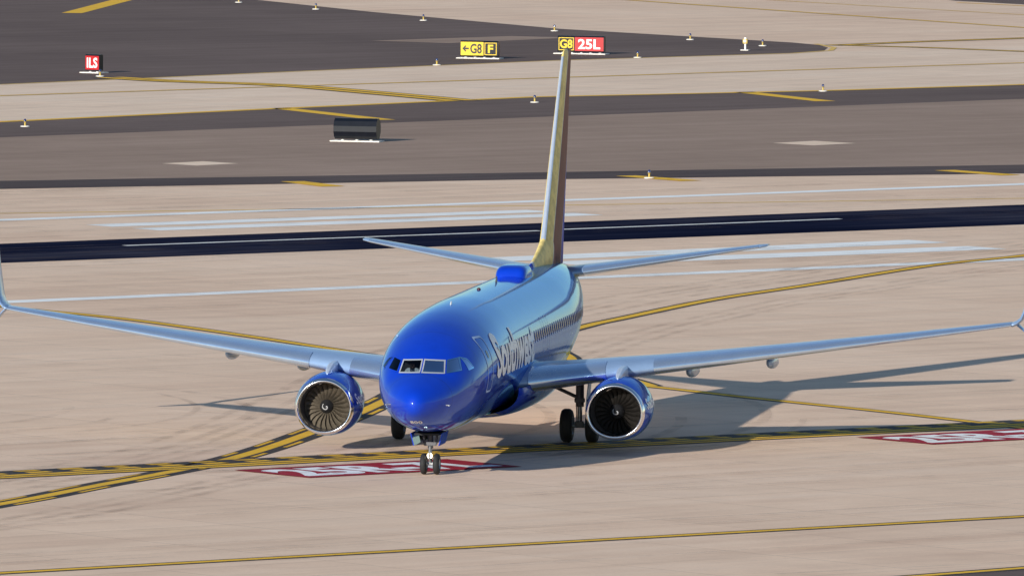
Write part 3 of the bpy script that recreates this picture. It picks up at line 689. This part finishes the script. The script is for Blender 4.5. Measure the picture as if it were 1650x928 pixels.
for s in (1,-1):
    base=[(0,0,0),(0,0,.25),(0,0,.44),(0,-.01,.53),(0,-.02,.62),(0,-.03,.70),
          (-.19,0,.43),(-.24,-.10,.22),(-.20,-.34,.18),(-.19,-.42,.17),(.19,0,.43),(.24,-.10,.22),(.20,-.34,.18),(.19,-.42,.17),
          (-.11,-.05,-.02),(-.13,-.45,.02),(-.13,-.50,-.25),(.11,-.05,-.02),(.13,-.45,.02),(.13,-.50,-.25)]
    ed=[(0,1),(1,2),(2,3),(3,4),(4,5),(2,6),(6,7),(7,8),(8,9),(2,10),(10,11),(11,12),(12,13),(0,14),(14,15),(15,16),(0,17),(17,18),(18,19)]
    rad=[.13,.13,.10,.05,(.085,.095),(.07,.08),.06,.045,.032,.035,.06,.045,.032,.035,.08,.065,.045,.08,.065,.045]
    P=skin_obj('person',base,ed,rad,m_sk)
    P.matrix_world=Matrix.Rotation(-YAW,4,'Z')@Matrix.Translation(V(3.0,s*.46,3.0))
    tag(P,'seated pilot in white shirt with hands on the controls','person','pilots in the cockpit')
    skin_obj('shirt',[base[i] for i in (0,1,2,6,7,10,11)],[(0,1),(1,2),(2,3),(3,4),(2,5),(5,6)],[.15,.155,.115,.075,.06,.075,.06],m_sh,P)
    skin_obj('trousers',[base[i] for i in (0,14,15,16,17,18,19)],[(0,1),(1,2),(2,3),(0,4),(4,5),(5,6)],[.14,.095,.08,.06,.095,.08,.06],m_tr,P)
    g=Geo(); g.lathe((0,.012,.66),(0,0,1),[(-.05,.085),(0,.098),(.05,.095),(.085,.07),(.105,.03),(.11,.001)],20); h=g.obj('hair',m_ha,P,True)
    g=Geo(); g.box((-.035,-.105,.655),(.05,.012,.028)); g.box((.035,-.105,.655),(.05,.012,.028)); g.box((0,-.108,.66),(.03,.008,.008)); g.obj('sunglasses',M_DARK,P)
# ================================================================= SIGNS
M_SBLK=simple('sign_black',(.008,.010,.016,1),.35,0,0,.2,3,.3); M_SRED=simple('sign_red',(.50,.004,.008,1),.5,0,0,.05); M_SYEL=simple('sign_yellow',(.85,.57,.008,1),.5,0,0,.05)
M_SWHT=simple('sign_white',(.9,.9,.88,1),.6); M_SBLKT=simple('sign_black_legend',(.01,.01,.01,1),.5); M_PADC=simple('concrete_pad',(.82,.77,.70,1),.9,0,0,.15,3)
def sign(loc,wd,ht,rz,panels,label,bulge=.10,name='airfield_sign'):
    e=empty(name,(loc[0],loc[1],0),None,rz); tag(e,label,'sign')
    z0=.12; z1=z0+ht; d=.42
    prof=[(-d*.5,z0+.10),(-d*.5,z1-.10),(-d*.28,z1-.01),(d*.28,z1-.01),(d*.5,z1-.10),(d*.5,z0+.10),(d*.28,z0+.01),(-d*.28,z0+.01)]
    if bulge>.2: prof=[(.50*math.cos(math.radians(15+30*i)),z0+ht/2+ht*.5*math.sin(math.radians(15+30*i))) for i in range(12)]
    loft('sign_housing',[[Vector((x,a,b)) for a,b in prof] for x in (-wd/2,-wd/2+.01,wd/2-.01,wd/2)],M_SBLK,e,smooth=False)
    n=max(2,int(wd/.6))
    for k in range(n):
        x=-wd/2+wd*(k+.5)/n; g=Geo(); g.tube((x,0,.07),(x,0,z0+.05),.035,n=10); g.lathe((x,0,.075),(0,0,1),[(0,.09),(.03,.09),(.03,.03)],10)
        g.obj('sign_leg',M_SWHT,e)
    g=Geo(); g.box((0,0,.035),(wd+.35,1.1,.07),0,None,.01); g.obj('sign_base_pad',M_PADC,e)
    y=-d/2-.006
    for (x0,x1,mb,mt,txt,arrow,border) in panels:
        g=Geo(); a,b=z0+.09,z1-.09
        g.poly([(x0,y,a),(x1,y,a),(x1,y,b),(x0,y,b)])
        g.obj('sign_face',mb,e,rec=False)
        if border:
            g=Geo(); t=.045; i0=.05
            X0,X1,A,B=x0+i0,x1-i0,a+.03,b-.03
            for q in (((X0,A),(X1,A),(X1,A+t),(X0,A+t)),((X0,B-t),(X1,B-t),(X1,B),(X0,B)),((X0,A+t),(X0+t,A+t),(X0+t,B-t),(X0,B-t)),((X1-t,A+t),(X1,A+t),(X1,B-t),(X1-t,B-t))): g.poly([(p_[0],y-.004,p_[1]) for p_ in q])
            g.obj('sign_border',mt,e,rec=False)
        h=b-a; tx0=x0+.1
        if arrow:
            g=Geo(); cy=(a+b)/2; L=.42; aw=.055
            g.poly([(tx0,y-.004,cy),(tx0+.2,y-.004,cy-.2),(tx0+.26,y-.004,cy-.15),(tx0+.14,y-.004,cy-.0),(tx0+.26,y-.004,cy+.15),(tx0+.2,y-.004,cy+.2)])
            g.poly([(tx0+.1,y-.005,cy-aw),(tx0+L,y-.005,cy-aw),(tx0+L,y-.005,cy+aw),(tx0+.1,y-.005,cy+aw)])
            g.obj('sign_arrow',mt,e,rec=False); tx0+=L+.08
        me=text_mesh(txt,h*(.85 if border else .98),.022,1.0)
        vx_=[v.co.x for v in me.vertices]; vy=[v.co.y for v in me.vertices]; tw=(x1-.11-tx0-(.05 if border else 0)); sx_=min(1.15,tw/(max(vx_)-min(vx_))); cxx=(tx0+x1-.10)/2; mid=(max(vx_)+min(vx_))/2; my=(max(vy)+min(vy))/2
        text_map('sign_legend',me,lambda X,Y:Vector((cxx+(X-mid)*sx_,y-.004,(a+b)/2+(Y-my))),mt,e)
    return e
RZ=-math.radians(16)
sign((2.85,343.5),2.4,1.0,RZ,[(-1.17,.28,M_SYEL,M_SBLKT,'G8',True,False),(.30,1.17,M_SBLK,M_SYEL,'F',False,True)],'yellow and black taxiway sign with arrow, G8 and F')
sign((9.2,352.0),3.0,1.03,RZ,[(-1.47,-.40,M_SBLK,M_SYEL,'G8',False,True),(-.38,1.47,M_SRED,M_SWHT,'25L',False,False)],'black and red runway sign reading G8 and 25L')
sign((-20.1,317.0),1.0,1.0,-math.radians(32),[(-.48,.48,M_SRED,M_SWHT,'ILS',False,False)],'small red sign with white letters ILS on asphalt')
sign((-3.95,232.0),2.3,1.12,-math.radians(14),[],'black faceted sign housing with no lettering on white pad',bulge=.3)
M_LB=simple('light_can_yellow',(.6,.42,.08,1),.5); M_LG=simple('blue_lamp_glass',(.02,.03,.12,1),.15,0,1)
def edge_light(loc):
    e=empty('edge_light',(loc[0],loc[1],0)); 
    g=Geo(); g.lathe((0,0,.018),(0,0,1),[(-.01,.25),(.03,.25),(.05,.20),(.05,.001)],20); g.obj('light_base',M_PADC,e)
    g=Geo(); g.lathe((0,0,.06),(0,0,1),[(0,.07),(.05,.045),(.18,.045),(.20,.08),(.22,.08),(.22,.001)],14); g.obj('light_stem',M_LB,e,True)
    g=Geo(); g.lathe((0,0,.28),(0,0,1),[(0,.075),(.09,.075),(.14,.045),(.16,.001)],14); g.obj('lamp',M_LG,e,True)
    return e
LL=[(-13.6,439.6),(-8.1,427.3),(-.7,407.6),(7.9,390.4),(16.5,377.1),(.2,332.6),(12.6,346.7),(20.9,367.6),(-19.6,312.0),(-21.7,245.9),(5.7,281.0),(22.5,299.2),(10.6,195.6)]
first=edge_light(LL[0]); alll=[first]
for p_ in LL[1:]:
    c=first.copy(); COL.objects.link(c); c.location=(p_[0],p_[1],0); alll.append(c)
    for ch in [k for k in first.children]:
        cc=ch.copy(); COL.objects.link(cc); cc.parent=c
for c in alll: tag(c,'short pavement edge light with blue lamp on round base','edge light','edge lights along the taxiways')
e=empty('guard_light',(19.6,360.1,0),None,RZ); tag(e,'yellow and white elevated guard light on short post','guard light')
g=Geo(); g.tube((0,0,.05),(0,0,.45),.06); g.obj('post',M_SWHT,e); g=Geo(); g.box((0,0,.58),(.30,.22,.30),0,None,.03); g.obj('lamp_housing',M_LB,e)
g=Geo(); g.box((0,0,.03),(.5,.5,.06)); g.obj('base_pad',M_PADC,e); g=Geo(); g.lathe((0,-.115,.60),(0,-1,0),[(0,.10),(.03,.09),(.03,.001)],16); g.obj('lamp',M_SWHT,e)
g=Geo(); g.box((0,.02,.77),(.16,.16,.08),0,None,.02); g.obj('lamp_cap',M_SWHT,e)
